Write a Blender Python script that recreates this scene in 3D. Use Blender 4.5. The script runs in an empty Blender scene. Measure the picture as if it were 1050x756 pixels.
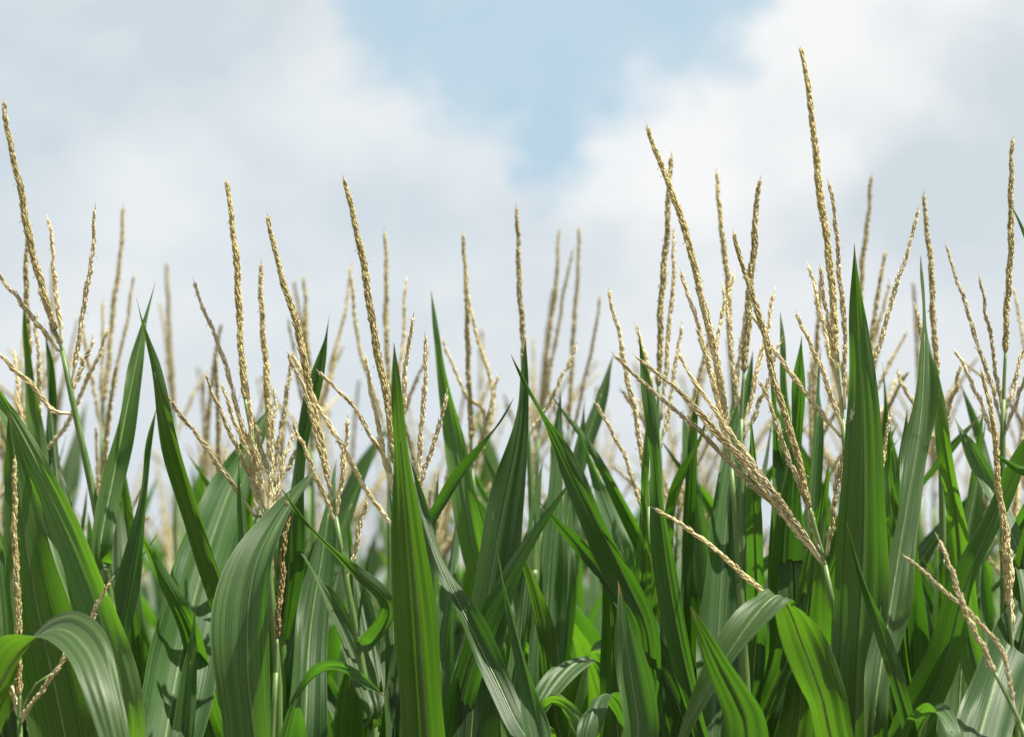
import bpy, math, random
import numpy as np
from mathutils import Vector

# ------------------------------------------------------------------ camera, sky, sun, exposure
sc = bpy.context.scene
C = sc.collection
FPX = 2770.8                      # focal length in pixels of a 1050 px wide frame
CAM = np.array((0.0, 0.0, 1.5))
PITCH = math.atan(322.0 / FPX)
cam_d = bpy.data.cameras.new('camera'); cam = bpy.data.objects.new('camera', cam_d); C.objects.link(cam)
cam.location = CAM; cam.rotation_euler = (math.pi / 2 + PITCH, 0, 0)
cam_d.sensor_width = 36.0; cam_d.lens = FPX / 1050 * 36.0
cam_d.clip_start = 0.05; cam_d.clip_end = 5000
cam_d.dof.use_dof = True; cam_d.dof.focus_distance = 3.34; cam_d.dof.aperture_fstop = 4.8
sc.camera = cam

SUN_TO = Vector((0.42, -0.04, 0.90)).normalized()      # direction towards the sun
SUN_EL = math.asin(SUN_TO.z); SUN_AZ = math.atan2(SUN_TO.x, SUN_TO.y)
SKY = 0.051

def sky_dir(px, py):
    th = PITCH
    a, b = (px - 525) / FPX, (378 - py) / FPX
    v = np.array((a, math.cos(th) - b * math.sin(th), math.sin(th) + b * math.cos(th)))
    return v / np.linalg.norm(v)

def build_world():
    w = bpy.data.worlds.new('World'); sc.world = w; w.use_nodes = True
    nt = w.node_tree; N = nt.nodes; L = nt.links; N.clear()
    out = N.new('ShaderNodeOutputWorld'); bg = N.new('ShaderNodeBackground'); bg.inputs[1].default_value = SKY
    L.new(bg.outputs[0], out.inputs[0])
    sky = N.new('ShaderNodeTexSky'); sky.sky_type = 'NISHITA'; sky.sun_disc = False
    sky.sun_elevation = SUN_EL; sky.sun_rotation = SUN_AZ; sky.air_density = 1.0; sky.dust_density = 2.0
    tc = N.new('ShaderNodeTexCoord')
    def math_(op, a, b=None, clamp=False):
        n = N.new('ShaderNodeMath'); n.operation = op; n.use_clamp = clamp
        for i, v in enumerate((a, b)):
            if v is None: continue
            if isinstance(v, (int, float)): n.inputs[i].default_value = v
            else: L.new(v, n.inputs[i])
        return n.outputs[0]
    def noise(scale, detail, rough, dist=0.0, stretch=1.35):
        m = N.new('ShaderNodeMapping'); m.inputs['Scale'].default_value = (1, 1, stretch)
        L.new(tc.outputs['Generated'], m.inputs[0])
        n = N.new('ShaderNodeTexNoise'); n.inputs['Scale'].default_value = scale
        n.inputs['Detail'].default_value = detail; n.inputs['Roughness'].default_value = rough
        n.inputs['Distortion'].default_value = dist
        L.new(m.outputs[0], n.inputs[0]); return n
    # direction gently warped so that cloud edges billow
    wn = noise(16, 8, 0.64)
    sub = N.new('ShaderNodeVectorMath'); sub.operation = 'SUBTRACT'; sub.inputs[1].default_value = (.5, .5, .5)
    L.new(wn.outputs['Color'], sub.inputs[0])
    scl = N.new('ShaderNodeVectorMath'); scl.operation = 'SCALE'; scl.inputs['Scale'].default_value = 0.082
    L.new(sub.outputs[0], scl.inputs[0])
    add = N.new('ShaderNodeVectorMath'); add.operation = 'ADD'
    L.new(tc.outputs['Generated'], add.inputs[0]); L.new(scl.outputs[0], add.inputs[1])
    def blob(px, py, rpx, soft=0.52):
        d = N.new('ShaderNodeVectorMath'); d.operation = 'DISTANCE'; d.inputs[1].default_value = sky_dir(px, py)
        L.new(add.outputs[0], d.inputs[0])
        r = N.new('ShaderNodeMapRange'); r.interpolation_type = 'SMOOTHSTEP'
        r.inputs['From Min'].default_value = rpx / FPX * (1 + soft); r.inputs['From Max'].default_value = rpx / FPX * (1 - soft)
        L.new(d.outputs['Value'], r.inputs[0]); return r.outputs[0]
    def union(bs):
        o = bs[0]
        for b in bs[1:]: o = math_('MAXIMUM', o, b)
        return o
    gap = union([blob(425, 25, 62), blob(500, 55, 72), blob(585, 60, 84), blob(670, 25, 80), blob(740, -15, 62), blob(560, 120, 62), blob(552, 172, 40), blob(530, -80, 150)])
    white = union([blob(880, 30, 120), blob(800, 95, 110), blob(710, 150, 105), blob(620, 185, 55), blob(950, -30, 90), math_('MULTIPLY', blob(470, 120, 80), .5), math_('MULTIPLY', blob(320, 110, 100), .5), math_('MULTIPLY', blob(130, 160, 80), .4)])
    cover = noise(3.2, 5, 0.55)
    r = N.new('ShaderNodeMapRange'); r.interpolation_type = 'SMOOTHSTEP'
    r.inputs['From Min'].default_value = 0.34; r.inputs['From Max'].default_value = 0.46
    L.new(cover.outputs[0], r.inputs[0])
    fine = noise(9, 7, 0.6, 0.3)
    c = math_('MAXIMUM', r.outputs[0], 0.90)
    c = math_('SUBTRACT', c, math_('MULTIPLY', gap, 0.80), True)
    # cloud brightness: grey bases, white sunlit heads
    tone = N.new('ShaderNodeValToRGB'); e = tone.color_ramp.elements
    e[0].position = 0.25; e[0].color = (6.35, 7.1, 7.65, 1); e[1].position = 0.85; e[1].color = (9.3, 9.4, 9.4, 1)
    k = math_('ADD', math_('SUBTRACT', math_('MULTIPLY', fine.outputs[0], 1.15), 0.15), math_('MULTIPLY', white, 0.36))
    k = math_('SUBTRACT', k, math_('MULTIPLY', union([blob(1025, 130, 130), math_('MULTIPLY', blob(60, 60, 120), .6), math_('MULTIPLY', blob(200, 30, 90), .6)]), 0.22))
    L.new(k, tone.inputs[0])
    blue = N.new('ShaderNodeMixRGB'); blue.inputs[0].default_value = 0.82
    L.new(sky.outputs[0], blue.inputs[1]); blue.inputs[2].default_value = (5.0, 7.1, 8.5, 1)    # thin high veil over the blue
    mx = N.new('ShaderNodeMixRGB')
    L.new(c, mx.inputs[0]); L.new(blue.outputs[0], mx.inputs[1]); L.new(tone.outputs[0], mx.inputs[2])
    L.new(mx.outputs[0], bg.inputs[0])
build_world()

sun_d = bpy.data.lights.new('sun', 'SUN'); sun_d.energy = 5.0; sun_d.angle = math.radians(0.6); sun_d.color = (1.0, 0.95, 0.84)
sun = bpy.data.objects.new('sun', sun_d); C.objects.link(sun); sun.location = (3, -2, 8)
sun.rotation_euler = SUN_TO.to_track_quat('Z', 'Y').to_euler()
vs = sc.view_settings; vs.view_transform = 'Standard'; vs.look = 'None'; vs.gamma = 1; vs.exposure = 0.98; vs.use_curve_mapping = False
sc.cycles.use_denoising = True
sc.cycles.max_bounces = 10; sc.cycles.transmission_bounces = 6; sc.cycles.diffuse_bounces = 5

# ------------------------------------------------------------------ materials
def new_mat(name):
    m = bpy.data.materials.new(name); m.use_nodes = True
    nt = m.node_tree; nt.nodes.clear()
    return m, nt.nodes, nt.links

def leaf_material(name, warm=0.0):
    m, N, L = new_mat(name)
    out = N.new('ShaderNodeOutputMaterial')
    uv = N.new('ShaderNodeUVMap'); sep = N.new('ShaderNodeSeparateXYZ'); L.new(uv.outputs[0], sep.inputs[0])
    info = N.new('ShaderNodeObjectInfo')
    def M(op, a, b=None, clamp=False):
        n = N.new('ShaderNodeMath'); n.operation = op; n.use_clamp = clamp
        for i, v in enumerate((a, b)):
            if v is None: continue
            if isinstance(v, (int, float)): n.inputs[i].default_value = v
            else: L.new(v, n.inputs[i])
        return n.outputs[0]
    def ramp(src, a, b):
        n = N.new('ShaderNodeMapRange'); n.interpolation_type = 'SMOOTHSTEP'
        n.inputs['From Min'].default_value = a; n.inputs['From Max'].default_value = b
        L.new(src, n.inputs[0]); return n.outputs[0]
    def veins(su, sv, detail):
        cmb = N.new('ShaderNodeCombineXYZ')
        L.new(M('MULTIPLY', sep.outputs[0], su), cmb.inputs[0]); L.new(M('MULTIPLY', sep.outputs[1], sv), cmb.inputs[1])
        L.new(M('MULTIPLY', info.outputs['Random'], 91.0), cmb.inputs[2])
        n = N.new('ShaderNodeTexNoise'); n.inputs['Scale'].default_value = 1.0; n.inputs['Detail'].default_value = detail
        L.new(cmb.outputs[0], n.inputs[0]); return n.outputs[0]
    fine = veins(46, 0.8, 2.5); broad = veins(8, 1.3, 3.0); blot = veins(2.5, 5.0, 5.0); speck = veins(24, 80, 2)
    edge = M('ABSOLUTE', M('SUBTRACT', sep.outputs[0], 0.5))              # 0 midrib .. 0.5 margin
    rib = M('SUBTRACT', 1.0, ramp(edge, 0.006, 0.034)); margin = ramp(edge, 0.478, 0.498)
    f = M('ADD', M('MULTIPLY', fine, 0.78), M('ADD', M('MULTIPLY', broad, 0.22), M('MULTIPLY', blot, 0.25)))
    f = ramp(f, 0.36, 0.98)
    def mix(fac, a, b, t='MIX'):
        n = N.new('ShaderNodeMixRGB'); n.blend_type = t
        for i, v in ((0, fac), (1, a), (2, b)):
            if isinstance(v, (int, float)): n.inputs[i].default_value = v
            elif isinstance(v, tuple): n.inputs[i].default_value = (*v, 1)
            else: L.new(v, n.inputs[i])
        return n.outputs[0]
    rnd = M('FRACT', M('MULTIPLY', info.outputs['Random'], 7.31))
    dark = mix(rnd, (0.016, 0.056, 0.014), (0.026, 0.074, 0.014))
    lite = mix(rnd, (0.098, 0.195, 0.058), (0.130, 0.225, 0.056))
    col = mix(f, dark, lite)
    col = mix(M('MULTIPLY', rib, 0.7), col, (0.24, 0.33, 0.16))
    col = mix(M('MULTIPLY', margin, 0.6), col, (0.25, 0.33, 0.12))
    spot = M('MULTIPLY', ramp(speck, 0.69, 0.76), 0.55)
    col = mix(spot, col, (0.28, 0.27, 0.10))
    tipn = M('ADD', sep.outputs[1], M('MULTIPLY', M('SUBTRACT', blot, 0.5), 0.10))
    dry = ramp(tipn, 0.965, 0.995)
    col = mix(M('MULTIPLY', dry, 0.75), col, (0.36, 0.27, 0.12))
    tr_a = mix(rnd, (0.066, 0.225, 0.010), (0.108, 0.295, 0.010))
    tr_b = mix(rnd, (0.112, 0.335, 0.016), (0.180, 0.420, 0.016))
    tcol = mix(f, tr_a, tr_b)
    tcol = mix(M('MULTIPLY', rib, 0.6), tcol, (0.17, 0.26, 0.06))
    tcol = mix(M('MULTIPLY', dry, 0.8), tcol, (0.36, 0.26, 0.10))
    shade = M('ADD', 0.64, M('MULTIPLY', M('FRACT', M('MULTIPLY', info.outputs['Random'], 13.7)), 0.46))
    def scale(c, k):
        n = N.new('ShaderNodeVectorMath'); n.operation = 'SCALE'; L.new(c, n.inputs[0]); L.new(k, n.inputs['Scale']); return n.outputs[0]
    col = scale(col, shade); tcol = scale(tcol, shade)
    bs = N.new('ShaderNodeBsdfPrincipled')
    L.new(col, bs.inputs['Base Color'])
    L.new(M('ADD', 0.33, M('MULTIPLY', broad, 0.24)), bs.inputs['Roughness'])
    bs.inputs['IOR'].default_value = 1.46
    bs.inputs['Specular IOR Level'].default_value = 0.50
    bs.inputs['Sheen Weight'].default_value = 0.04; bs.inputs['Sheen Roughness'].default_value = 0.45
    tr = N.new('ShaderNodeBsdfTranslucent'); L.new(tcol, tr.inputs[0])
    bump = N.new('ShaderNodeBump'); bump.inputs['Strength'].default_value = 0.45; bump.inputs['Distance'].default_value = 0.0018
    L.new(M('ADD', M('MULTIPLY', fine, 0.7), M('MULTIPLY', broad, 0.9)), bump.inputs['Height'])
    L.new(bump.outputs[0], bs.inputs['Normal']); L.new(bump.outputs[0], tr.inputs['Normal'])
    ms = N.new('ShaderNodeMixShader'); ms.inputs[0].default_value = 0.41
    L.new(bs.outputs[0], ms.inputs[1]); L.new(tr.outputs[0], ms.inputs[2])
    L.new(ms.outputs[0], out.inputs[0])
    return m

def tassel_material(name, stops, tr=0.22):
    m, N, L = new_mat(name)
    out = N.new('ShaderNodeOutputMaterial'); g = N.new('ShaderNodeNewGeometry'); info = N.new('ShaderNodeObjectInfo')
    r = N.new('ShaderNodeValToRGB'); r.color_ramp.interpolation = 'LINEAR'
    while len(r.color_ramp.elements) < len(stops): r.color_ramp.elements.new(0.5)
    for el, (p, c) in zip(r.color_ramp.elements, stops): el.position = p; el.color = (*c, 1)
    L.new(g.outputs['Random Per Island'], r.inputs[0])
    tc = N.new('ShaderNodeTexCoord'); n = N.new('ShaderNodeTexNoise'); n.inputs['Scale'].default_value = 420; n.inputs['Detail'].default_value = 3
    L.new(tc.outputs['Object'], n.inputs[0])
    mr = N.new('ShaderNodeMapRange'); mr.inputs['To Min'].default_value = 0.55; mr.inputs['To Max'].default_value = 1.40
    L.new(n.outputs[0], mr.inputs[0])
    mo = N.new('ShaderNodeMapRange'); mo.inputs['To Min'].default_value = 0.68; mo.inputs['To Max'].default_value = 1.06
    L.new(info.outputs['Random'], mo.inputs[0])
    k = N.new('ShaderNodeMath'); k.operation = 'MULTIPLY'; L.new(mr.outputs[0], k.inputs[0]); L.new(mo.outputs[0], k.inputs[1])
    mx = N.new('ShaderNodeVectorMath'); mx.operation = 'SCALE'; L.new(r.outputs[0], mx.inputs[0]); L.new(k.outputs[0], mx.inputs['Scale'])
    bs = N.new('ShaderNodeBsdfPrincipled'); L.new(mx.outputs[0], bs.inputs['Base Color']); bs.inputs['Roughness'].default_value = 0.6
    t = N.new('ShaderNodeBsdfTranslucent'); L.new(mx.outputs[0], t.inputs[0])
    ms = N.new('ShaderNodeMixShader'); ms.inputs[0].default_value = tr
    L.new(bs.outputs[0], ms.inputs[1]); L.new(t.outputs[0], ms.inputs[2]); L.new(ms.outputs[0], out.inputs[0])
    return m

def stalk_material(name, a, b):
    m, N, L = new_mat(name)
    out = N.new('ShaderNodeOutputMaterial'); tc = N.new('ShaderNodeTexCoord')
    mp = N.new('ShaderNodeMapping'); mp.inputs['Scale'].default_value = (260, 260, 9); L.new(tc.outputs['Object'], mp.inputs[0])
    n = N.new('ShaderNodeTexNoise'); n.inputs['Scale'].default_value = 1; n.inputs['Detail'].default_value = 4; L.new(mp.outputs[0], n.inputs[0])
    r = N.new('ShaderNodeValToRGB'); r.color_ramp.elements[0].position = .35; r.color_ramp.elements[1].position = .7
    r.color_ramp.elements[0].color = (*a, 1); r.color_ramp.elements[1].color = (*b, 1); L.new(n.outputs[0], r.inputs[0])
    bs = N.new('ShaderNodeBsdfPrincipled'); L.new(r.outputs[0], bs.inputs['Base Color']); bs.inputs['Roughness'].default_value = 0.45
    t = N.new('ShaderNodeBsdfTranslucent'); L.new(r.outputs[0], t.inputs[0])
    ms = N.new('ShaderNodeMixShader'); ms.inputs[0].default_value = 0.15
    L.new(bs.outputs[0], ms.inputs[1]); L.new(t.outputs[0], ms.inputs[2]); L.new(ms.outputs[0], out.inputs[0])
    return m

def soil_material():
    m, N, L = new_mat('soil')
    out = N.new('ShaderNodeOutputMaterial'); tc = N.new('ShaderNodeTexCoord')
    n = N.new('ShaderNodeTexNoise'); n.inputs['Scale'].default_value = 5; n.inputs['Detail'].default_value = 9; L.new(tc.outputs['Object'], n.inputs[0])
    r = N.new('ShaderNodeValToRGB'); r.color_ramp.elements[0].color = (0.05, 0.034, 0.02, 1); r.color_ramp.elements[1].color = (0.16, 0.115, 0.07, 1)
    L.new(n.outputs[0], r.inputs[0])
    bs = N.new('ShaderNodeBsdfPrincipled'); L.new(r.outputs[0], bs.inputs['Base Color']); bs.inputs['Roughness'].default_value = 0.95
    bp = N.new('ShaderNodeBump'); bp.inputs['Distance'].default_value = 0.03; L.new(n.outputs[0], bp.inputs['Height']); L.new(bp.outputs[0], bs.inputs['Normal'])
    L.new(bs.outputs[0], out.inputs[0]); return m

M_LEAF = leaf_material('corn_leaf')
M_SPIKE = tassel_material('tassel_spikelets', [(0.0, (0.33, 0.26, 0.09)), (0.25, (0.49, 0.40, 0.155)), (0.55, (0.62, 0.52, 0.225)), (0.8, (0.76, 0.66, 0.34)), (1.0, (0.44, 0.42, 0.16))])
M_BRANCH = tassel_material('tassel_branch_spikelets', [(0.0, (0.56, 0.45, 0.20)), (0.3, (0.74, 0.62, 0.32)), (0.6, (0.84, 0.74, 0.44)), (0.85, (0.87, 0.80, 0.54)), (1.0, (0.62, 0.58, 0.28))], 0.28)
M_BROWN = tassel_material('tassel_brown_spikelets', [(0.0, (0.24, 0.165, 0.06)), (0.4, (0.37, 0.26, 0.095)), (1.0, (0.50, 0.38, 0.16))], 0.15)
M_STALK = stalk_material('corn_stalk', (0.08, 0.17, 0.035), (0.18, 0.28, 0.075))
M_NECK = stalk_material('tassel_neck', (0.12, 0.21, 0.06), (0.26, 0.36, 0.13))
M_RIB = stalk_material('corn_midrib', (0.11, 0.20, 0.05), (0.22, 0.32, 0.12))
M_SOIL = soil_material()

# ------------------------------------------------------------------ mesh helpers
def P(px, py, d):
    """a point of the field seen at pixel px, py whose distance ahead is d metres"""
    v = sky_dir(px, py)
    return CAM + v * (d / v[1])

def crom(pts, n):
    """n points evenly spaced on a smooth curve through pts"""
    p = np.asarray(pts, float)
    if len(p) == 2: return p[0] + (p[1] - p[0]) * np.linspace(0, 1, n)[:, None]
    q = np.vstack([2 * p[0] - p[1], p, 2 * p[-1] - p[-2]])
    out = []
    for i in range(1, len(q) - 2):
        t = np.linspace(0, 1, 24, endpoint=(i == len(q) - 3))[:, None]
        a, b, c, d = q[i - 1], q[i], q[i + 1], q[i + 2]
        out.append(0.5 * (2 * b + (c - a) * t + (2 * a - 5 * b + 4 * c - d) * t ** 2 + (3 * b - a - 3 * c + d) * t ** 3))
    o = np.vstack(out)
    s = np.r_[0, np.cumsum(np.linalg.norm(np.diff(o[:, :3], axis=0), axis=1))]
    u = np.linspace(0, s[-1], n)
    return np.stack([np.interp(u, s, o[:, k]) for k in range(o.shape[1])], 1)

def nrm(v): return v / np.maximum(np.linalg.norm(v, axis=-1, keepdims=True), 1e-9)

def tangents(p):
    return nrm(np.gradient(p, axis=0))

class Geo:
    """vertices, faces of one mesh"""
    def __init__(s): s.v = []; s.f = []; s.uv = []; s.n = 0
    def add(s, v, f, uv=None):
        s.v.append(np.asarray(v, float)); s.f += [tuple(int(i) + s.n for i in q) for q in f]
        s.uv.append(np.zeros((len(v), 2)) if uv is None else uv); s.n += len(v)
    def mesh(s, name, mats):
        me = bpy.data.meshes.new(name)
        V = np.vstack(s.v)
        me.from_pydata(V.tolist(), [], s.f)
        me.polygons.foreach_set('use_smooth', np.ones(len(me.polygons), bool))
        ul = me.uv_layers.new(name='UVMap')
        idx = np.empty(len(me.loops), np.int32); me.loops.foreach_get('vertex_index', idx)
        ul.data.foreach_set('uv', np.vstack(s.uv)[idx].astype(np.float32).ravel())
        for mm in (mats if isinstance(mats, (list, tuple)) else [mats]): me.materials.append(mm)
        me.update(); return me

def link(name, me, parent=None, loc=None):
    o = bpy.data.objects.new(name, me); C.objects.link(o)
    if parent is not None: o.parent = parent
    if loc is not None: o.location = loc
    return o

def tube(g, pts, rad, sides=8, cap=True):
    p = np.asarray(pts, float); T = tangents(p); n = len(p)
    ref = np.array((0.0, 0.0, 1.0)) if abs(T[0][2]) < 0.9 else np.array((1.0, 0, 0))
    S = nrm(np.cross(T, ref)); B = np.cross(T, S)
    a = np.linspace(0, 2 * math.pi, sides, endpoint=False)
    r = np.broadcast_to(np.asarray(rad, float), (n,))
    v = (p[:, None] + (S[:, None] * np.cos(a)[None, :, None] + B[:, None] * np.sin(a)[None, :, None]) * r[:, None, None]).reshape(-1, 3)
    f = [(i * sides + k, i * sides + (k + 1) % sides, (i + 1) * sides + (k + 1) % sides, (i + 1) * sides + k) for i in range(n - 1) for k in range(sides)]
    if cap: f += [tuple(range(sides))[::-1], tuple(range((n - 1) * sides, n * sides))]
    g.add(v, f)

def leaf_geo(line, S, width, rng, fold=18, wave=0.006, nu=13, taper=0.45, corr=0.0009, curl=0.0):
    """line: base -> tip points; S: unit side vector at each; width: full width in metres; taper: metres over which the tip narrows"""
    n = len(line); T = tangents(line); S = nrm(S - T * (S * T).sum(1, keepdims=True)); Nn = np.cross(S, T)
    s = np.r_[0, np.cumsum(np.linalg.norm(np.diff(line, axis=0), axis=1))]; Ltot = s[-1]; t = s / Ltot
    d = Ltot - s
    w = width * np.sin(math.pi / 2 * np.clip(d / taper, 0, 1)) ** 1.0
    w *= 0.55 + 0.45 * np.clip(t / 0.22, 0, 1) ** 0.8
    w = np.maximum(w, 0.0006)
    # margins wander a little so that no outline is ruled
    ph = rng.uniform(0, 6.28, 8)
    u = np.linspace(-1, 1, nu)
    fo = np.radians(fold) * (1 - 0.55 * t)
    k1 = rng.uniform(16, 26); k2 = rng.uniform(30, 44)
    env = np.clip(t / 0.15, 0, 1) * np.clip((1 - t) / 0.12, 0, 1)
    wl = wave * env * (np.sin(k1 * s + ph[0]) + 0.45 * np.sin(k2 * s + ph[1]))
    wr = wave * env * (np.sin(k1 * s * 1.07 + ph[2]) + 0.45 * np.sin(k2 * s * 0.93 + ph[3]))
    V = np.empty((n, nu, 3)); UV = np.empty((n, nu, 2))
    hw = w / 2
    cw = [(rng.uniform(4, 15), rng.uniform(0, 6.28), rng.uniform(2, 9), rng.uniform(0, 6.28)) for _ in range(4)]
    bulge = rng.uniform(0.06, 0.14)
    for j, uu in enumerate(u):
        au = abs(uu)
        side = hw * uu * np.cos(fo) * (1 + 0.02 * np.sin(23 * s + ph[4] + (uu > 0)))
        up = hw * (au * np.sin(fo) - bulge * math.sin(math.pi * au) * 0.9) + (wl if uu < 0 else wr) * au ** 2 \
            + corr * sum(math.sin(uu * q + c0) * np.sin(q2 * s + c1) for q, c0, q2, c1 in cw) * (1 - au ** 6) * np.clip(hw / 0.02, 0, 1) \
            + curl * hw * uu * np.abs(uu)
        V[:, j] = line + S * side[:, None] + Nn * up[:, None]
        UV[:, j, 0] = (uu + 1) / 2; UV[:, j, 1] = t
    f = [(i * nu + j, i * nu + j + 1, (i + 1) * nu + j + 1, (i + 1) * nu + j) for i in range(n - 1) for j in range(nu - 1)]
    g = Geo(); g.add(V.reshape(-1, 3), f, UV.reshape(-1, 2))
    rib = Geo()
    keep = max(4, int(n * 0.86))
    rr = np.interp(t[:keep], (0, 0.25, 0.86), (0.0034, 0.0021, 0.0005))
    tube(rib, line[:keep] - Nn[:keep] * (rr * 0.75)[:, None], rr, 6)
    return g, rib

# one spikelet: a slim pointed husk, along +z, length 1, half width 1
_a = np.linspace(0, 2 * math.pi, 5, endpoint=False)
SPK_V = np.vstack([[(0, 0, 0)], np.c_[0.9 * np.cos(_a), 0.9 * np.sin(_a), np.full(5, .28)], np.c_[0.72 * np.cos(_a), 0.72 * np.sin(_a), np.full(5, .66)], [(0, 0, 1.0)]])
SPK_F = [(0, 1 + (k + 1) % 5, 1 + k) for k in range(5)] + [(1 + k, 1 + (k + 1) % 5, 6 + (k + 1) % 5, 6 + k) for k in range(5)] + [(6 + k, 6 + (k + 1) % 5, 11) for k in range(5)]
_b = np.linspace(0, 2 * math.pi, 3, endpoint=False)
SPL_V = np.vstack([[(0, 0, 0)], np.c_[np.cos(_b), np.sin(_b), np.full(3, .45)], [(0, 0, 1.0)]])
SPL_F = [(0, 1 + (k + 1) % 3, 1 + k) for k in range(3)] + [(1 + k, 1 + (k + 1) % 3, 4) for k in range(3)]

def spikelets(g, line, R, rows, pitch, rng, length=0.0095, half=0.0019, low=False, bare=0.0, lean=0.17, gap=0.09):
    """husks packed round an axis; line runs base -> tip, bare = share of it left naked at the base"""
    s = np.r_[0, np.cumsum(np.linalg.norm(np.diff(line, axis=0), axis=1))]; Lt = s[-1]
    T = tangents(line)
    ref = np.array((0.31, 0.94, 0.12)); S0 = nrm(np.cross(T, ref)); B0 = np.cross(T, S0)
    TV, TF = (SPL_V, SPL_F) if low else (SPK_V, SPK_F)
    x = Lt * bare; i = 0
    while x < Lt - length * 0.35:
        t = x / Lt
        fr = np.array([np.interp(x, s, line[:, k]) for k in range(3)])
        j = min(int(np.searchsorted(s, x)), len(line) - 1)
        rad = R * (0.50 + 0.50 * min(1, (1 - t) / 0.45)) * rng.uniform(0.85, 1.12)
        for q in range(rows):
            if rng.random() < gap: continue
            an = 2 * math.pi * (q + 0.5 * (i % 2)) / rows + rng.normal(0, 0.22) + 0.15 * i
            o = S0[j] * math.cos(an) + B0[j] * math.sin(an)
            le = lean * rng.uniform(0.5, 1.5)
            z = nrm(T[j] + o * le); y = nrm(np.cross(z, o)); xx = np.cross(y, z)
            ln = length * rng.uniform(0.8, 1.2); hw = half * rng.uniform(0.85, 1.2)
            c = fr + o * (rad - half) * 0.66 + T[j] * rng.uniform(-0.4, 0.4) * pitch
            g.add(c + TV[:, :1] * xx * hw * 0.8 + TV[:, 1:2] * y * hw * 1.15 + TV[:, 2:] * z * ln, TF)
        # now and then an old anther dangles
        if not low and rng.random() < 0.10:
            an = rng.uniform(0, 6.28); o = S0[j] * math.cos(an) + B0[j] * math.sin(an)
            z = nrm(np.array((0, 0, -1.0)) + o * rng.uniform(.3, 1.0)); y = nrm(np.cross(z, o)); xx = np.cross(y, z)
            g.add(fr + o * rad + SPL_V[:, :1] * xx * .0006 + SPL_V[:, 1:2] * y * .0006 + SPL_V[:, 2:] * z * 0.006, SPL_F)
        x += pitch * rng.uniform(0.85, 1.15); i += 1

def spike_mesh(line, R, rng, mat, rows=5, pitch=0.0052, low=False, bare=0.0, half=0.0019, length=0.0095):
    g = Geo(); n = len(line)
    q = np.linspace(0, 1, n)[:, None] * 14; line = line + 0.0011 * (np.sin(q * rng.uniform(.6, 1.2, 3) + rng.uniform(0, 6.28, 3)) + .6 * np.sin(q * rng.uniform(1.6, 2.6, 3) + rng.uniform(0, 6.28, 3))) * np.clip(q / 3, 0, 1)
    tube(g, line, np.linspace(R * 0.62, R * 0.25, n), 6)
    spikelets(g, line, R, rows, pitch, rng, low=low, bare=bare, half=half, length=length)
    # thin bristle at the very tip
    e = line[-1]; T = nrm(line[-1] - line[-2])
    tube(g, np.array([e - T * .004, e + T * .006, e + T * .012]), [.0008, .0005, .0002], 4)
    return g.mesh('spike', mat)

def set_thing(o, label, cat='corn plant', group=None):
    o['label'] = label; o['category'] = cat
    if group: o['group'] = group

# ------------------------------------------------------------------ ground
g = Geo()
xs = np.linspace(-400, 400, 81); ys = np.linspace(-60, 1500, 101)
X, Y = np.meshgrid(xs, ys); Z = np.zeros_like(X)
v = np.c_[X.ravel(), Y.ravel(), Z.ravel()]
g.add(v, [(r * 81 + c, r * 81 + c + 1, (r + 1) * 81 + c + 1, (r + 1) * 81 + c) for r in range(100) for c in range(80)])
ground = link('ground', g.mesh('ground', M_SOIL)); ground['kind'] = 'structure'; ground['label'] = 'bare brown soil under the corn'

# ------------------------------------------------------------------ corn plants at the edge of the field
EDGE = 'corn plants at the edge of the field'
class Plant:
    pass
PLANTS = []
def to3(pts, d, dd=0.0):
    n = len(pts)
    return np.array([P(q[0], q[1], d + (q[2] if len(q) > 2 else 0) + dd * (1 - i / max(1, n - 1))) for i, q in enumerate(pts)])

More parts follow.
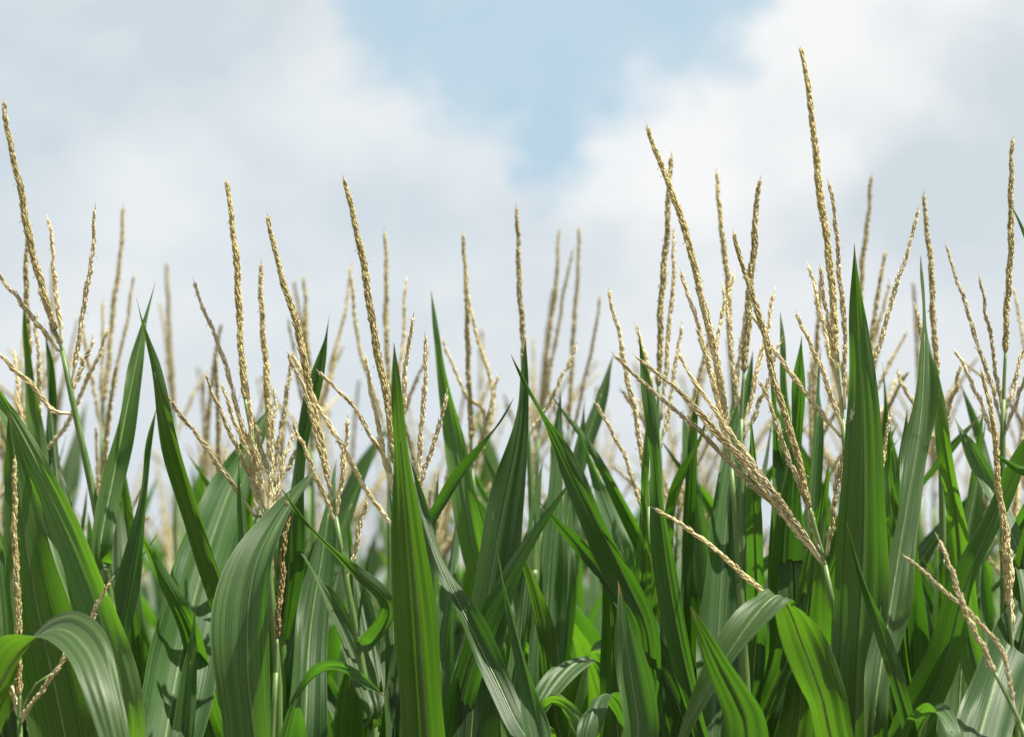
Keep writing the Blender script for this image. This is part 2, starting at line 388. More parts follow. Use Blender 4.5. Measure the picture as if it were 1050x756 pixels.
def front_plant(label, d, spike, stem, branches=(), width=11, mat=None, seed=0, bwidth=7.5, plain=False):
    """spike: tip -> foot in pixels at distance d; stem: tassel node downwards; branches: tip -> foot"""
    rng = np.random.default_rng(1000 + seed); rnd = random.Random(seed)
    pl = Plant(); pl.d = d
    st = to3(stem, d)
    foot = st[-1].copy()
    foot2 = np.array((foot[0] + rnd.uniform(-.02, .02), d + rnd.uniform(-.02, .02), 0.0))
    mid = foot * 0.45 + foot2 * 0.55
    full = crom(np.vstack([st, [mid], [foot2]]), 40)          # top -> ground
    base = foot2
    root = bpy.data.objects.new('corn_plant', None); C.objects.link(root); root.location = base; root.empty_display_size = 0.1
    set_thing(root, label, 'corn plant', None)
    g = Geo(); zz = full[:, 2]
    tube(g, full - base, np.minimum(np.interp(zz, (0, 1.2, 1.75, 2.1), (0.0120, 0.0090, 0.0050, 0.0032)), 0.0032 + 0.011 * (zz[0] - zz)), 10)
    for k in range(5):                                         # swollen nodes
        zc = 0.35 + 0.32 * k
        if zc > zz[0] - 0.12: break
        j = int(np.argmin(abs(zz - zc))); c = full[j] - base
        rr = float(np.minimum(np.interp(zc, (0, 1.2, 1.75, 2.1), (0.0120, 0.0090, 0.0050, 0.0032)), 0.0032 + 0.011 * (zz[0] - zc)))
        tube(g, c + np.array([(0, 0, -.012), (0, 0, -.004), (0, 0, .004), (0, 0, .012)]), [rr * .98, rr * 1.12, rr * 1.12, rr * .98], 10)
    link('stalk', g.mesh('stalk', M_STALK), root)
    # tassel: its axis is the part, spike and branches are pieces of it
    k = FPX / d
    node = st[0]
    sp = to3(spike, d)[::-1]                                   # foot -> tip
    g = Geo()
    ax = crom(np.vstack([[st[min(1, len(st) - 1)]], [node], [sp[0]]]), 14)
    tube(g, ax - base, np.linspace(0.0034, 0.0022, 14), 7)
    fb = []
    for q in branches:
        b3 = to3(q, d)[::-1]
        fb.append(b3)
        j = int(np.argmin(np.linalg.norm(ax - b3[0], axis=1)))
        if np.linalg.norm(ax[j] - b3[0]) > 0.004:
            tube(g, np.array([ax[max(0, j - 3)], (ax[j] + b3[0]) / 2, b3[0]]) - base, [.0016, .0014, .0012], 5)
    tas = link('tassel', g.mesh('tassel', M_NECK), root)
    mt = mat or M_SPIKE
    link('central_spike', spike_mesh(crom(sp, 40) - base, width * 0.80 / k / 2, rng, mt, rows=7, pitch=0.0040, half=0.00135, length=0.0100), tas)
    for b3 in fb:
        depth = rng.uniform(-.05, .05)
        b3 = b3.copy(); tt = np.linspace(0, 1, len(b3)); b3[:, 1] += depth * tt
        link('tassel_branch', spike_mesh(crom(b3, 26) - base, bwidth * 0.80 / k / 2, rng, M_BRANCH if mat is None else mat, rows=4, pitch=0.0052, bare=0.10, half=0.00125, length=0.0108), tas)
    pl.root = root; pl.base = base; pl.line = full; pl.n = 0
    PLANTS.append(pl)
    return pl

def stalk_at(pl, z):
    zz = pl.line[:, 2]
    return np.array([np.interp(z, zz[::-1], pl.line[::-1, k]) for k in range(3)])

def front_leaf(d, pts, w, roll=0, roll2=None, fold=16, wave=0.009, taper=330, plant=None, seed=0, drop=0.16, n=64, nu=23, corr=0.0009, tilt=0.0):
    """pts: tip -> foot in pixels (then optionally extra distance, turn of the blade); the blade runs on to its stalk.
    tilt: metres by which the tip leans away (+) or towards (-) the near side"""
    rng = np.random.default_rng(5000 + seed); k = FPX / d
    ys_ = np.array([q[1] for q in pts], float); top = ys_.min()
    rise = np.clip((ys_.max() - ys_) / max(1.0, ys_.max() - top), 0, 1)
    p3 = np.array([P(q[0], q[1], d + (q[2] if len(q) > 2 else 0) + tilt * r_) for q, r_ in zip(pts, rise)])
    if plant is None:
        def cost(pl):
            s = stalk_at(pl, max(0.8, p3[-1][2] - drop)); return abs(s[0] - p3[-1][0]) + 0.8 * abs(pl.d - d) + 0.03 * pl.n
        plant = min(PLANTS, key=cost)
    plant.n += 1
    zf = max(0.75, min(p3[-1][2] - drop, plant.line[0][2] - 0.03)); foot = stalk_at(plant, zf)
    mid = p3[-1] * 0.55 + foot * 0.45; mid[2] -= 0.02
    r2 = roll if roll2 is None else roll2
    m = len(pts)
    turn = [q[3] if len(q) > 3 else roll + (r2 - roll) * i / (m + 1) for i, q in enumerate(pts)]
    turn += [turn[-1] if len(pts[0]) > 3 else r2] * 2
    four = np.c_[np.vstack([p3, [mid], [foot]]), turn][::-1]
    line4 = crom(four, n); line = line4[:, :3]                 # base -> tip
    T = tangents(line); V = nrm(CAM - line); N0 = nrm(V - T * (V * T).sum(1, keepdims=True)); S0 = np.cross(T, N0)
    a = np.radians(line4[:, 3])[:, None]
    S = S0 * np.cos(a) + N0 * np.sin(a)
    g, rib = leaf_geo(line - plant.base, S, w / k, rng, fold, wave, nu, taper / k, corr)
    o = link('leaf', g.mesh('leaf', M_LEAF), plant.root)
    link('midrib', rib.mesh('midrib', M_RIB), o)
    return o

# tall tassels, traced from the photograph's plants
A = front_plant('corn plant with leaning tassel, pale side branches and a clasped upright blade', 3.5,
    [(4, 107), (14, 165), (27, 225), (40, 285), (56, 338)], [(64, 360), (74, 410), (92, 490), (106, 565), (116, 640), (122, 760)],
    [[(0, 282), (28, 318), (60, 360)], [(33, 275), (45, 310), (60, 352)], [(53, 232), (58, 290), (63, 352)], [(97, 216), (90, 290), (80, 350), (73, 398)],
     [(0, 363), (28, 390), (55, 420), (75, 425)], [(92, 348), (78, 385), (72, 410)]], 12, seed=1)
B = front_plant('corn plant with one straight upright tassel spike close behind the leaning tassel', 3.8,
    [(27, 235), (28, 330), (30, 400), (32, 450)], [(33, 470), (36, 560), (40, 760)],
    [[(40, 330), (42, 400), (36, 470)], [(112, 345), (88, 400), (60, 450), (34, 474)], [(8, 360), (18, 420), (33, 476)]], 10, seed=2)
Cp = front_plant('short corn plant whose thin tassel stands before a dark broad leaf', 3.15,
    [(14, 476), (16, 560), (18, 640), (20, 712)], [(20, 738), (21, 790), (22, 860)],
    [[(-10, 660), (4, 690), (20, 738)], [(62, 688), (42, 710), (21, 742)], [(112, 598), (92, 640), (55, 690)]], 10, seed=3, bwidth=7)
D = front_plant('corn plant with tall slim spike above a fan of pale branches', 3.5,
    [(234, 190), (241, 260), (247, 340), (251, 408)], [(273, 530), (276, 580), (282, 660), (285, 770)],
    [[(200, 292), (222, 350), (244, 420), (268, 505)], [(216, 395), (238, 445), (272, 530)], [(168, 402), (205, 450), (262, 530)],
     [(231, 402), (252, 460), (273, 524)], [(280, 400), (278, 460), (276, 528)], [(298, 440), (288, 480), (276, 528)], [(255, 395), (262, 460), (272, 520)]], 11, seed=4)
D2 = front_plant('corn plant with narrow erect spike tucked between two taller leaning tassels', 3.65,
    [(267, 272), (270, 340), (274, 410), (278, 470)], [(280, 500), (284, 580), (292, 780)],
    [[(300, 360), (290, 420), (281, 498)], [(245, 380), (262, 440), (279, 498)], [(318, 430), (300, 470), (281, 503)]], 10, seed=5)
E = front_plant('corn plant with long spike leaning over a bare pale stem and a glossy folded blade', 3.42,
    [(275, 225), (290, 285), (306, 345), (320, 410), (336, 490)], [(344, 530), (356, 600), (368, 665), (378, 726), (384, 800)],
    [[(298, 365), (318, 420), (342, 520)], [(358, 430), (352, 480), (345, 530)], [(375, 515), (366, 555), (354, 598)], [(305, 440), (325, 490), (344, 535)]], 12, seed=6)
F = front_plant('corn plant with thick spike leaning right beside the tall translucent pointed blade', 3.45,
    [(354, 185), (368, 250), (382, 330), (396, 405), (405, 475)], [(411, 560), (416, 620), (424, 700), (430, 800)],
    [[(300, 365), (345, 450), (385, 515), (408, 548)], [(328, 380), (368, 425), (409, 500)], [(424, 332), (415, 400), (411, 500)],
     [(437, 350), (434, 430), (424, 520)], [(458, 405), (440, 470), (416, 545)], [(375, 370), (388, 440), (409, 530)]], 13, seed=7)
G = front_plant('corn plant with straight out-of-focus spike just behind the thick right-leaning spike', 4.3,
    [(395, 240), (396, 300), (397, 360), (398, 420)], [(399, 450), (400, 560), (402, 800)],
    [[(360, 280), (368, 350), (398, 450)], [(416, 290), (412, 360), (400, 450)], [(440, 360), (420, 410), (400, 455)]], 8, seed=8, bwidth=6)
H = front_plant('corn plant with slender spike and drooping pair of branches beside a dark arching blade', 4.0,
    [(476, 245), (478, 310), (481, 380), (483, 450)], [(484, 480), (488, 560), (492, 800)],
    [[(478, 292), (490, 350), (506, 410), (488, 480)], [(455, 350), (475, 400), (497, 425), (486, 482)], [(510, 390), (500, 430), (485, 485)]], 8, seed=9, bwidth=6.5)
I = front_plant('corn plant with lone thin spike rising directly above a pair of crossed blades', 3.85,
    [(529, 215), (532, 270), (535, 330), (537, 380)], [(539, 420), (545, 520), (552, 800)], [[(590, 355), (570, 400), (541, 450)]], 8, seed=10, bwidth=6)
J = front_plant('corn plant with blurred spike leaning left, one of two close together', 4.7,
    [(574, 238), (569, 300), (563, 350), (556, 420)], [(552, 450), (550, 560), (548, 800)], [[(586, 262), (575, 320), (554, 440)], [(535, 400), (545, 430), (552, 455)]], 7, seed=11, bwidth=6)
J2 = front_plant('corn plant with blurred straight spike, taller of two close together', 4.6,
    [(594, 238), (590, 320), (586, 380), (583, 440)], [(582, 460), (580, 560), (580, 800)], [[(615, 310), (600, 390), (583, 462)], [(560, 390), (572, 430), (582, 460)]], 7, seed=12, bwidth=6)
X = front_plant('corn plant with pale loose spike leaning left on a thin bare green stem', 3.6,
    [(625, 300), (640, 370), (652, 430), (662, 490)], [(665, 520), (664, 600), (663, 680), (664, 800)],
    [[(612, 420), (640, 470), (664, 540)]], 8, mat=M_BRANCH, seed=13, bwidth=6)
K = front_plant('corn plant with long thick spike leaning left and crossing a darker upright spike', 3.48,
    [(665, 133), (688, 195), (710, 265), (730, 350), (744, 425)], [(750, 480), (756, 560), (762, 660), (766, 800)],
    [[(697, 285), (720, 350), (745, 460)], [(715, 300), (735, 380), (748, 460)], [(755, 280), (735, 360), (748, 470)]], 12, seed=14)
Lp = front_plant('corn plant with dark upright spike crossed by the long left-leaning spike', 3.75,
    [(689, 163), (683, 240), (678, 320), (675, 395)], [(675, 440), (678, 520), (684, 800)],
    [[(693, 237), (689, 310), (678, 430)], [(655, 330), (668, 390), (676, 450)], [(700, 330), (690, 400), (677, 460)], [(640, 400), (660, 430), (676, 470)]], 10, seed=15)
Mp = front_plant('corn plant with slim upright spike standing between the crossed spikes and a stout spike', 3.9,
    [(734, 180), (741, 240), (747, 310), (750, 370)], [(752, 420), (756, 520), (762, 800)],
    [[(770, 300), (760, 350), (753, 430)], [(715, 350), (735, 400), (752, 445)]], 9, seed=16)
Np = front_plant('corn plant with stout upright brownish spike behind the sprawling fan of straw branches', 3.6,
    [(778, 188), (773, 250), (768, 310), (763, 380)], [(760, 430), (760, 520), (764, 800)],
    [[(745, 290), (750, 350), (760, 430)], [(800, 350), (785, 400), (762, 450)], [(795, 300), (780, 370), (762, 440)]], 12, seed=17)
O = front_plant('corn plant with wide sprawling fan of long straw branches on a pale green neck', 3.3,
    [(754, 245), (774, 310), (795, 390), (815, 460), (830, 520)], [(846, 580), (856, 630), (869, 690), (876, 760), (880, 840)],
    [[(632, 364), (665, 395), (710, 435), (760, 484), (805, 530), (846, 582)], [(656, 372), (700, 408), (750, 458), (800, 515), (846, 580)],
     [(675, 523), (720, 555), (775, 600), (830, 645), (868, 684)], [(700, 360), (735, 420), (785, 490), (846, 578)],
     [(870, 425), (856, 500), (848, 570)], [(908, 430), (895, 510), (876, 590), (864, 660)], [(783, 395), (810, 470), (832, 530), (847, 584)],
     [(690, 390), (730, 440), (790, 510), (845, 580)]], 11, seed=18, bwidth=8.5)
Pp = front_plant('tallest corn plant, its long spike rising behind a broad erect pointed leaf', 3.45,
    [(822, 52), (832, 120), (842, 200), (851, 280), (858, 370)], [(864, 430), (870, 520), (874, 800)],
    [[(945, 214), (928, 272), (910, 330), (888, 390), (867, 440)], [(847, 196), (856, 260), (864, 340), (866, 420)], [(834, 268), (846, 330), (860, 400)], [(815, 330), (840, 380), (864, 440)], [(838, 280), (850, 350), (862, 410)], [(776, 320), (812, 380), (862, 448)]], 12, seed=19)
Q = front_plant('corn plant with short blurred greenish spike just behind the broad erect leaf', 4.3,
    [(894, 182), (888, 240), (882, 300), (878, 350)], [(876, 400), (876, 520), (876, 800)], [[(912, 290), (900, 340), (878, 410)], [(930, 340), (910, 380), (878, 430)]], 8, seed=20, bwidth=6)
R = front_plant('corn plant with straight spike meeting a branch that crosses it near the top', 3.65,
    [(948, 202), (953, 260), (957, 320), (961, 390)], [(963, 440), (966, 520), (970, 800)],
    [[(982, 380), (975, 410), (964, 450)], [(925, 380), (942, 420), (963, 460)], [(938, 320), (950, 380), (963, 440)]], 9, seed=21)
S_ = front_plant('corn plant with tall straight spike on a long thin green neck', 3.5,
    [(1038, 146), (1037, 215), (1034, 290), (1031, 360)], [(1029, 410), (1028, 480), (1030, 580), (1034, 800)],
    [[(975, 252), (995, 320), (1018, 395), (1028, 440)], [(1001, 292), (1014, 350), (1027, 420)], [(1062, 330), (1048, 370), (1030, 430)], [(1062, 370), (1046, 400), (1029, 450)], [(985, 360), (1006, 410), (1028, 470)]], 10, seed=22, bwidth=6)
U = front_plant('corn plant with bare straw spike hanging in front of a broad pale leaf', 3.25,
    [(1008, 386), (1020, 450), (1028, 540), (1034, 620)], [(1038, 670), (1042, 740), (1046, 840)], [[(1042, 545), (1041, 600), (1038, 660)]], 10, seed=23)
Vp = front_plant('short corn plant with two straw branches crossing low over dark leaves', 3.1,
    [(965, 555), (978, 595), (996, 640), (1020, 690)], [(1046, 742), (1062, 790), (1070, 860)], [[(935, 574), (965, 600), (1000, 635), (1030, 672), (1042, 740)]], 8, mat=M_BRANCH, seed=24, bwidth=7)
W = front_plant('short corn plant with brown spike lying against a drooping dark leaf', 3.34,
    [(296, 516), (292, 550), (288, 600), (284, 655)], [(283, 690), (280, 740), (276, 860)], [], 9, mat=M_BROWN, seed=25)
Y1 = front_plant('corn plant with soft blurred spike leaning right above a cluster of thin branches', 4.5,
    [(127, 215), (121, 280), (113, 350), (107, 410)], [(105, 440), (104, 520), (104, 800)],
    [[(103, 308), (103, 370), (105, 440)], [(137, 286), (126, 350), (106, 445)], [(88, 330), (96, 390), (105, 445)]], 8, seed=26, bwidth=6)
Y2 = front_plant('corn plant with short strongly blurred spike standing in an open gap between leaves', 5.3,
    [(170, 273), (173, 320), (176, 380), (178, 420)], [(179, 440), (180, 520), (180, 800)],
    [[(163, 310), (170, 360), (179, 445)], [(208, 380), (194, 410), (180, 450)]], 8, seed=27, bwidth=6)
Y3 = front_plant('corn plant with blurred thin spike behind the two leaning spikes', 4.6,
    [(312, 288), (314, 340), (317, 390), (319, 430)], [(320, 460), (321, 540), (322, 800)],
    [[(296, 330), (306, 390), (320, 460)], [(345, 350), (335, 400), (321, 465)], [(360, 275), (350, 340), (322, 450)]], 8, seed=28, bwidth=6)
for i, p in enumerate(PLANTS): p.root['group'] = EDGE

# blades of the edge plants
LEAVES = [
    # left edge
    (3.35, [(-22, 365), (28, 462), (72, 555), (108, 650), (130, 740)], 52, 18, 10, 22),
    (3.45, [(8, 420), (22, 520), (38, 620), (60, 720), (76, 800)], 84, -10, 0, 14),
    (3.48, [(159, 290), (138, 380), (118, 480), (103, 556)], 36, -20, -10, 24, dict(plant=A, drop=0.02)),
    (3.55, [(160, 420), (146, 520), (132, 600), (118, 690)], 40, 35, 20, 22),
    (3.52, [(140, 306), (163, 400), (193, 505), (222, 600), (240, 690)], 32, 28, 20, 30),
    (3.55, [(282, 410), (245, 480), (212, 570), (186, 670), (165, 780)], 86, -18, -25, 10),
    (3.25, [(324, 480, .12), (286, 530, .08), (260, 590, .03), (254, 680, 0), (266, 800, 0)], 78, 34, 22, 26, dict(taper=250, tilt=0)),
    (3.30, [(286, 498), (318, 540), (358, 580), (398, 620)], 26, 10, 25, 26, dict(drop=.05)),
    (3.40, [(294, 535), (322, 590), (352, 650), (380, 722)], 34, -30, -20, 30, dict(plant=E, drop=.01)),
    (3.22, [(404, 352), (411, 450), (422, 560), (431, 660), (440, 800)], 68, 20, 8, 30, dict(taper=460)),
    (3.60, [(338, 322), (326, 385), (308, 455), (300, 530)], 32, -32, -20, 18),
    (3.50, [(527, 408), (497, 456), (462, 505), (438, 552)], 27, 30, 24, 20),
    (3.80, [(442, 298), (451, 370), (470, 470), (488, 570)], 34, 20, 10, 18),
    (3.45, [(539, 348), (532, 440), (512, 545), (490, 680), (478, 800)], 58, -20, -12, 26),
    (3.38, [(524, 364), (558, 428), (600, 512), (638, 588), (664, 650)], 40, 26, 18, 28),
    (3.20, [(420, 470), (444, 560), (486, 650), (524, 730), (545, 790)], 32, -22, -14, 24),
    (3.18, [(504, 522), (514, 590), (532, 660), (554, 750), (565, 810)], 27, 40, 12, 30),
    (3.42, [(654, 334), (667, 420), (676, 520), (690, 620), (712, 720)], 30, 18, 24, 28),
    (3.20, [(634, 596), (642, 660), (654, 740), (660, 810)], 52, -24, -8, 26, dict(taper=200)),
    (3.60, [(590, 430), (616, 505), (646, 590), (664, 680)], 36, 12, 10, 22),
    (3.95, [(630, 360), (612, 420), (594, 480), (580, 560)], 34, -30, -20, 22),
    (3.50, [(772, 360), (757, 440), (744, 540), (736, 660), (730, 790)], 54, -22, -14, 18),
    (3.28, [(876, 250), (880, 330), (886, 430), (886, 560), (880, 680), (876, 800)], 66, 10, 6, 20, dict(taper=420)),
    (3.22, [(944, 262), (948, 340), (944, 430), (930, 520), (914, 620), (898, 720)], 36, -32, -24, 16),
    (3.40, [(1072, 420), (1028, 510), (990, 600), (966, 690)], 48, 26, 18, 26),
    (3.08, [(678, 812, -.04, -20), (704, 746, -.05, -22), (734, 692, -.05, -26), (762, 648, -.04, -34), (786, 618, -.02, -62), (800, 611, 0, -95), (810, 626, .01, -132), (822, 658, .03, -150), (842, 712, .05, -158), (868, 792, .1, -160)], 50, 0, 0, 12, dict(taper=330, n=130)),
    (3.05, [(708, 622), (732, 672), (762, 730), (785, 800)], 52, 14, 8, 20, dict(taper=200)),
    (3.15, [(868, 536), (884, 590), (908, 660), (938, 760), (950, 810)], 28, 22, 12, 30),
    (3.05, [(1066, 590), (1040, 650), (1018, 710), (1000, 800)], 66, -20, -14, 16, dict(taper=180)),
    (3.05, [(150, 880, -.14, 10), (126, 790, -.13, 12), (108, 716, -.11, 18), (90, 668, -.06, 34), (64, 646, 0, 62), (34, 656, .05, 100), (6, 690, .08, 130), (-26, 770, .12, 140)], 56, 0, 0, 9, dict(taper=300, n=110)),
    (3.30, [(975, 420), (1004, 480), (1036, 545), (1060, 620)], 34, -24, -18, 20),
    (3.55, [(960, 370), (968, 450), (982, 540), (992, 640)], 40, 20, 12, 24),
    (3.25, [(1018, 464), (1042, 478), (1075, 500)], 16, 20, 10, 24, dict(taper=60, drop=.05)),
    (3.35, [(1036, 208), (1052, 245), (1078, 330), (1090, 430)], 26, 15, 10, 24),
    (3.55, [(800, 320), (806, 420), (812, 520), (816, 640)], 40, 30, 20, 22),
    (3.60, [(822, 345), (816, 430), (806, 540), (798, 660)], 42, -30, -20, 22),
    (3.70, [(700, 420), (712, 510), (722, 600), (726, 700)], 44, 15, 5, 18),
    (3.60, [(930, 420), (926, 520), (930, 620), (940, 740)], 54, 10, 0, 18),
    (3.55, [(985, 540), (990, 620), (985, 700), (980, 790)], 60, -12, -6, 18),
    (3.60, [(850, 470), (838, 560), (826, 660), (816, 760)], 56, -18, -10, 18),
    (3.65, [(575, 400), (570, 500), (562, 600), (556, 720)], 44, -24, -16, 20),
    (3.55, [(620, 540), (628, 620), (632, 700), (636, 790)], 54, 12, 4, 18),
    (3.55, [(60, 480), (74, 560), (84, 650), (90, 760)], 48, 20, 10, 20),
    (3.60, [(345, 470), (332, 560), (318, 650), (312, 760)], 50, -16, -10, 20),
    (3.20, [(396, 716, -.08, -10), (362, 690, -.05, -35), (330, 688, -.01, -75), (304, 716, .02, -120), (288, 770, .05, -140), (280, 830, .06, -140)], 42, 0, 0, 16, dict(taper=200, n=80)),
    (3.10, [(992, 812, -.05, 15), (978, 756, -.04, 25), (960, 730, 0, 70), (942, 748, .03, 130), (930, 812, .06, 150)], 38, 0, 0, 12, dict(taper=150, n=90)),
    (3.25, [(594, 806, -.06, -15), (602, 748, -.05, -22), (616, 714, -.01, -65), (634, 720, .02, -120), (648, 762, .05, -145), (658, 826, .07, -150)], 38, 0, 0, 12, dict(taper=150, n=90)),
    (3.30, [(612, 790, -.05, -15), (588, 738, -.04, -30), (566, 722, 0, -80), (552, 750, .04, -140), (546, 820, .06, -150)], 40, 0, 0, 12, dict(taper=150, n=90)),
    # narrow blades crowding the thick of the tassels
    (3.55, [(770, 425), (772, 480), (774, 540), (776, 640)], 30, 10, 10, 20, dict(tilt=-.18)),
    (3.70, [(790, 372), (796, 440), (800, 520), (802, 640)], 32, 20, 10, 24, dict(tilt=-.15)),
    (3.65, [(842, 356), (838, 430), (830, 520), (824, 640)], 30, -35, -25, 24, dict(tilt=.1)),
    (3.60, [(912, 440), (916, 520), (922, 600), (926, 720)], 34, 25, 15, 24, dict(tilt=-.12)),
    (3.75, [(905, 372), (912, 440), (922, 530), (930, 660)], 34, 30, 20, 24, dict(tilt=.05)),
    (3.80, [(1012, 420), (1002, 490), (988, 570), (976, 680)], 36, -20, -10, 22, dict(tilt=.12)),
    (3.45, [(1056, 520), (1046, 590), (1034, 670), (1026, 770)], 52, -10, -5, 18, dict(tilt=-.15)),
    (3.70, [(716, 400), (708, 470), (704, 560), (704, 680)], 34, -30, -20, 24, dict(tilt=-.08)),
    (3.85, [(600, 405), (592, 470), (580, 550), (572, 660)], 34, -18, -10, 22, dict(tilt=.12)),
    (3.80, [(262, 470), (256, 540), (246, 620), (240, 720)], 40, 14, 8, 22, dict(tilt=-.14)),
    (3.70, [(130, 520), (160, 580), (196, 650), (215, 740)], 38, 10, 5, 22, dict(tilt=-.15)),
    (3.70, [(470, 520), (462, 590), (452, 670), (446, 770)], 46, 22, 12, 20, dict(tilt=.15)),
    (3.60, [(360, 560), (372, 630), (384, 700), (392, 780)], 42, -26, -16, 22, dict(tilt=.2)),
    (3.75, [(24, 300), (32, 380), (40, 470), (46, 560)], 26, 30, 20, 24, dict(tilt=.05)),
    (3.75, [(46, 330), (50, 400), (58, 480), (66, 580)], 26, -30, -20, 24, dict(tilt=.1)),
]
TILT = [.06, -.08, .10, .0, -.13, .30, .20, -.10, .25, -.13, -.03, -.03, .05, .05, -.07, .25, .10, -.05, .02, .10, .10, .20, -.04, .24, -.10,
        .0, -.15, -.08, .30, .0, .25, -.10, -.05, .0, .10, -.12, .12, -.05, .10, -.10, .12, -.08, .12, .18]
for i, L_ in enumerate(LEAVES):
    kw = dict(L_[6]) if len(L_) > 6 else {}
    kw.setdefault('tilt', TILT[i] if i < len(TILT) else 0.0)
    front_leaf(L_[0], L_[1], L_[2] * 0.92, L_[3], L_[4], L_[5] * 1.6, seed=i, **kw)

# lower blades that crowd between the traced ones
fr = random.Random(21)
for i in range(92):
    x = -30 + 1110 * (i + fr.uniform(0, .9)) / 92; d = fr.uniform(3.45, 4.15); y0 = fr.uniform(430, 640) - (40 if x > 640 else 0); lean_ = fr.gauss(0, 92)
    if fr.random() < 0.09:                                       # snapped over, tip hanging
        sgn = fr.choice((-1, 1)); pk = fr.uniform(560, 680)
        pts = [(x + sgn * 100, pk + 150, -.14, sgn * 10), (x + sgn * 66, pk + 60, -.10, sgn * 18), (x + sgn * 30, pk + 6, -.04, sgn * 50), (x, pk, 0, sgn * 95), (x - sgn * 18, pk + 60, .03, sgn * 140), (x - sgn * 34, pk + 190, .05, sgn * 150)]
        front_leaf(d, pts, fr.uniform(36, 54), fr.uniform(-30, 30), fr.uniform(-25, 25), 16, seed=400 + i, n=80)
    else:
        pts = [(x + lean_, y0), (x + lean_ * .55, y0 + 90), (x + lean_ * .2, y0 + 190), (x, y0 + 300)]
        front_leaf(d, pts, fr.uniform(20, 42), fr.uniform(-45, 45), fr.uniform(-35, 35), 26, seed=400 + i, tilt=fr.uniform(-.2, .22))

# ------------------------------------------------------------------ plants of the field behind
def grow_leaf(rng, z0, az, length, width, th0, arch, n, nu, fold, sharp=False):
    s = np.linspace(0, 1, n)
    th = th0 + arch * s ** 2.2
    if sharp:                                                   # blade snapped over part of the way up
        b = rng.uniform(.45, .7); th = th0 + 0.15 * s + np.radians(rng.uniform(85, 125)) * (1 / (1 + np.exp(-(s - b) * 34)))
    ds = length / (n - 1)
    r = np.r_[0, np.cumsum(np.sin(th[:-1]) * ds)]; z = np.r_[0, np.cumsum(np.cos(th[:-1]) * ds)]
    sway = rng.normal(0, 0.25) * s ** 2 * length * 0.3
    ca, sa = math.cos(az), math.sin(az)
    line = np.c_[ca * r - sa * sway, sa * r + ca * sway, z0 + z]
    T = tangents(line); side = np.broadcast_to(np.array((-sa, ca, 0.0)), T.shape)
    Nn = nrm(np.cross(side, T)); a = (rng.normal(0, 0.5) * s + rng.normal(0, .15))[:, None]
    S = side * np.cos(a) + Nn * np.sin(a)
    return leaf_geo(line, S, width, rng, fold, 0.006, nu, length * rng.uniform(.55, .75))

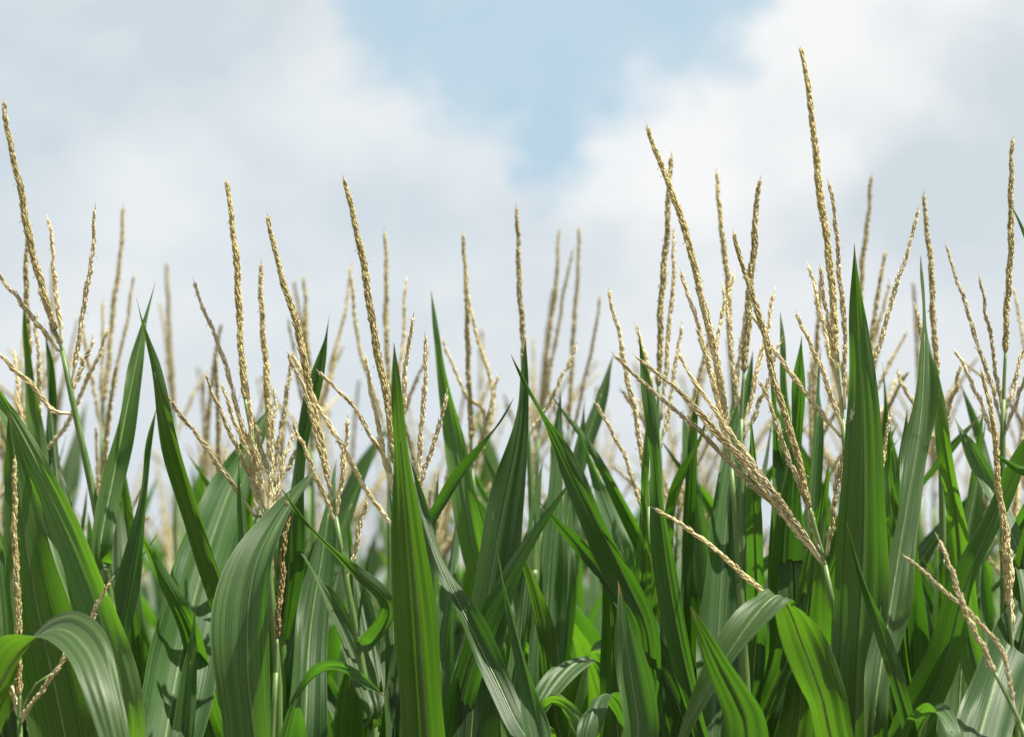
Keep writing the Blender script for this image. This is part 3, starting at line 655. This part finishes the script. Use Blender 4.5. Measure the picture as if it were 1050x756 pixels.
def proto(seed, lod):
    """parts of one free-standing plant about its foot: list of (name, mesh, children)"""
    rng = np.random.default_rng(seed)
    top = rng.uniform(1.68, 1.86)                               # tassel node
    lean = rng.normal(0, 0.02, 2)
    nseg = (22, 10, 5)[lod]
    zz = np.linspace(0, top, nseg); ln = np.c_[lean[0] * zz ** 2 / top, lean[1] * zz ** 2 / top, zz]
    g = Geo(); tube(g, ln, np.interp(zz, (0, 1.2, 1.75, 2.1), (0.0120, 0.0090, 0.0050, 0.0028)), (9, 6, 3)[lod])
    parts = [('stalk', g, M_STALK, [])]
    az0 = rng.uniform(0, 6.28); nl = (11, 9, 6)[lod]; lowest = (0.35, 0.62, 0.85)[lod]
    for i in range(nl):
        f = i / (nl - 1); z0 = lowest + (top - 0.34 - lowest) * f
        az = az0 + math.pi * (i % 2) + rng.normal(0, 0.35)
        length = np.interp(f, (0, .5, 1), (.75, .80, .52)) * rng.uniform(.85, 1.12)
        wid = np.interp(f, (0, .6, 1), (.080, .088, .062)) * rng.uniform(.85, 1.1)
        th0 = np.radians(np.interp(f, (0, 1), (26, 13)) + rng.normal(0, 4)); arch = np.radians(np.interp(f, (0, .6, 1), (85, 48, 22)) * rng.uniform(.4, 1.4))
        lg, rib = grow_leaf(rng, z0, az, length, wid, th0, arch, (34, 18, 8)[lod], (9, 5, 3)[lod], rng.uniform(14, 26), sharp=rng.random() < 0.14 and f < .8)
        bp = np.array((np.interp(z0, zz, ln[:, 0]), np.interp(z0, zz, ln[:, 1]), 0))
        lg.v = [q + bp for q in lg.v]; rib.v = [q + bp for q in rib.v]
        parts.append(('leaf', lg, M_LEAF, [('midrib', rib, M_RIB)] if lod == 0 else []))
    # tassel
    node = ln[-1]; L1 = rng.uniform(.26, .34); d0 = nrm(np.array((rng.normal(0, .14), rng.normal(0, .14), 1.0))); bend = rng.normal(0, .03, 3) * (1, 1, 0)
    t = np.linspace(0, 1, (30, 12, 4)[lod])[:, None]
    nk = rng.uniform(.05, .12)
    sp = node + d0 * nk + d0 * L1 * t + bend * t ** 2
    low = lod > 0
    def spk(line, R, rows, mat, bare):
        gg = Geo(); tube(gg, line, np.linspace(.0018, .0006, len(line)), 4 if lod < 2 else 3)
        if lod == 0: spikelets(gg, line, R * .84, rows, .0050, rng, bare=bare, half=.0016, length=.0105)
        elif lod == 1: spikelets(gg, line, R, max(2, rows - 2), .011, rng, length=.017, half=.0032, low=True, bare=bare)
        else: spikelets(gg, line, R, 2, .03, rng, length=.045, half=.0042, low=True, bare=bare, lean=.08)
        return gg
    ax = Geo(); tube(ax, np.array([node, node + d0 * nk * .5, sp[0]]), [.003, .0026, .0022], 5)
    kids = [('central_spike', spk(sp, .0068, 5, M_SPIKE, 0), M_SPIKE)]
    for j in range(int(rng.integers((4, 3, 1)[lod], (12, 8, 3)[lod]))):
        a = rng.uniform(0, 6.28); op = rng.uniform(.12, .62); lb = rng.uniform(.12, .24)
        dv = nrm(np.array((math.cos(a) * math.sin(op), math.sin(a) * math.sin(op), math.cos(op))) + (d0 - (0, 0, 1)))
        bt = np.linspace(0, 1, (20, 9, 4)[lod])[:, None]
        st = node + d0 * nk * rng.uniform(.1, 1.0)
        bl = st + dv * lb * bt + np.array((math.cos(a), math.sin(a), -.6)) * rng.uniform(-.01, .05) * bt ** 2
        kids.append(('tassel_branch', spk(bl, .0048, 3, M_BRANCH, .12), M_BRANCH))
    parts.append(('tassel', ax, M_STALK, kids))
    return parts

def realise(parts):
    """protos as mesh data, ready to be shared"""
    return [(n, g.mesh(n, m), [(cn, cg.mesh(cn, cm)) for cn, cg, cm in ch]) for n, g, m, ch in parts]

def merge_tassel(parts):
    out = []
    for n, g, m, ch in parts:
        if n == 'tassel':
            gg = Geo()
            for cn, cg, cm in ch: gg.add(np.vstack(cg.v), cg.f)
            gg.add(np.vstack(g.v), g.f); out.append((n, gg, M_BRANCH if len(out) % 2 else M_SPIKE, []))
        else: out.append((n, g, m, ch))
    return out

NEAR = [realise(proto(200 + i, 0)) for i in range(9)]
FAR = [realise(merge_tassel(proto(300 + i, 1))) for i in range(8)]

def place(parts, loc, rz, scale, tilt, label, group):
    root = bpy.data.objects.new('corn_plant', None); C.objects.link(root)
    root.location = loc; root.rotation_euler = (tilt[0], tilt[1], rz); root.scale = (scale,) * 3; root.empty_display_size = 0.1
    set_thing(root, label, 'corn plant', group)
    for n, me, ch in parts:
        o = link(n, me, root)
        for cn, cm in ch: link(cn, cm, o)
    return root

rnd = random.Random(7)
rows = []; d = 4.25
while d < 26: rows.append(d); d += 0.74
far_spots = []
count = 0
for r, d in enumerate(rows):
    half = 0.1895 * d + 0.35
    x = -half + rnd.uniform(0, .2)
    while x < half:
        px = x + rnd.gauss(0, .02); py = d + rnd.gauss(0, .05)
        sc_ = rnd.uniform(.94, 1.06); rz = rnd.uniform(0, 6.283); tl = (rnd.gauss(0, .03), rnd.gauss(0, .03))
        if d < 4.9: sc_ *= 0.93
        if d < 6.2:
            place(NEAR[rnd.randrange(len(NEAR))], (px, py, 0), rz, sc_, tl, 'corn plant in the softly blurred rows right behind the field edge', 'corn plants in the rows behind the edge'); count += 1
        elif d < 13.6:
            place(FAR[rnd.randrange(len(FAR))], (px, py, 0), rz, sc_, tl, 'distant corn plant glimpsed blurred between nearer leaves deep in the field', 'corn plants deeper in the field'); count += 1
        else: far_spots.append((px, py, rz, sc_))
        x += rnd.uniform(.17, .25)
print('plants behind', count, 'far', len(far_spots))

# the rows too deep in the field to count
LOW = [proto(400 + i, 2) for i in range(6)]
far_geo = {0: Geo(), 1: Geo(), 2: Geo()}
slot = {M_LEAF.name: 0, M_STALK.name: 1, M_SPIKE.name: 2, M_BRANCH.name: 2, M_RIB.name: 1}
for px, py, rz, s in far_spots:
    pr = LOW[rnd.randrange(6)]; c, q = math.cos(rz) * s, math.sin(rz) * s
    R = np.array(((c, -q, 0), (q, c, 0), (0, 0, s))).T
    for n, g, m, ch in pr:
        for gg, mm in [(g, m)] + [(cg, cm) for _, cg, cm in ch]:
            far_geo[slot[mm.name]].add(np.vstack(gg.v) @ R + (px, py, 0), gg.f, np.vstack(gg.uv))
allg = Geo(); cnt = []
for k in (0, 1, 2):
    g = far_geo[k]; cnt.append(len(g.f)); allg.add(np.vstack(g.v), g.f, np.vstack(g.uv))
me = allg.mesh('distant_corn_rows', [M_LEAF, M_STALK, M_BRANCH])
me.polygons.foreach_set('material_index', np.repeat((0, 1, 2), cnt).astype(np.int32))
o = link('distant_corn_rows', me); o['kind'] = 'stuff'; o['label'] = 'mass of far corn rows deep in the field'; o['category'] = 'corn field'
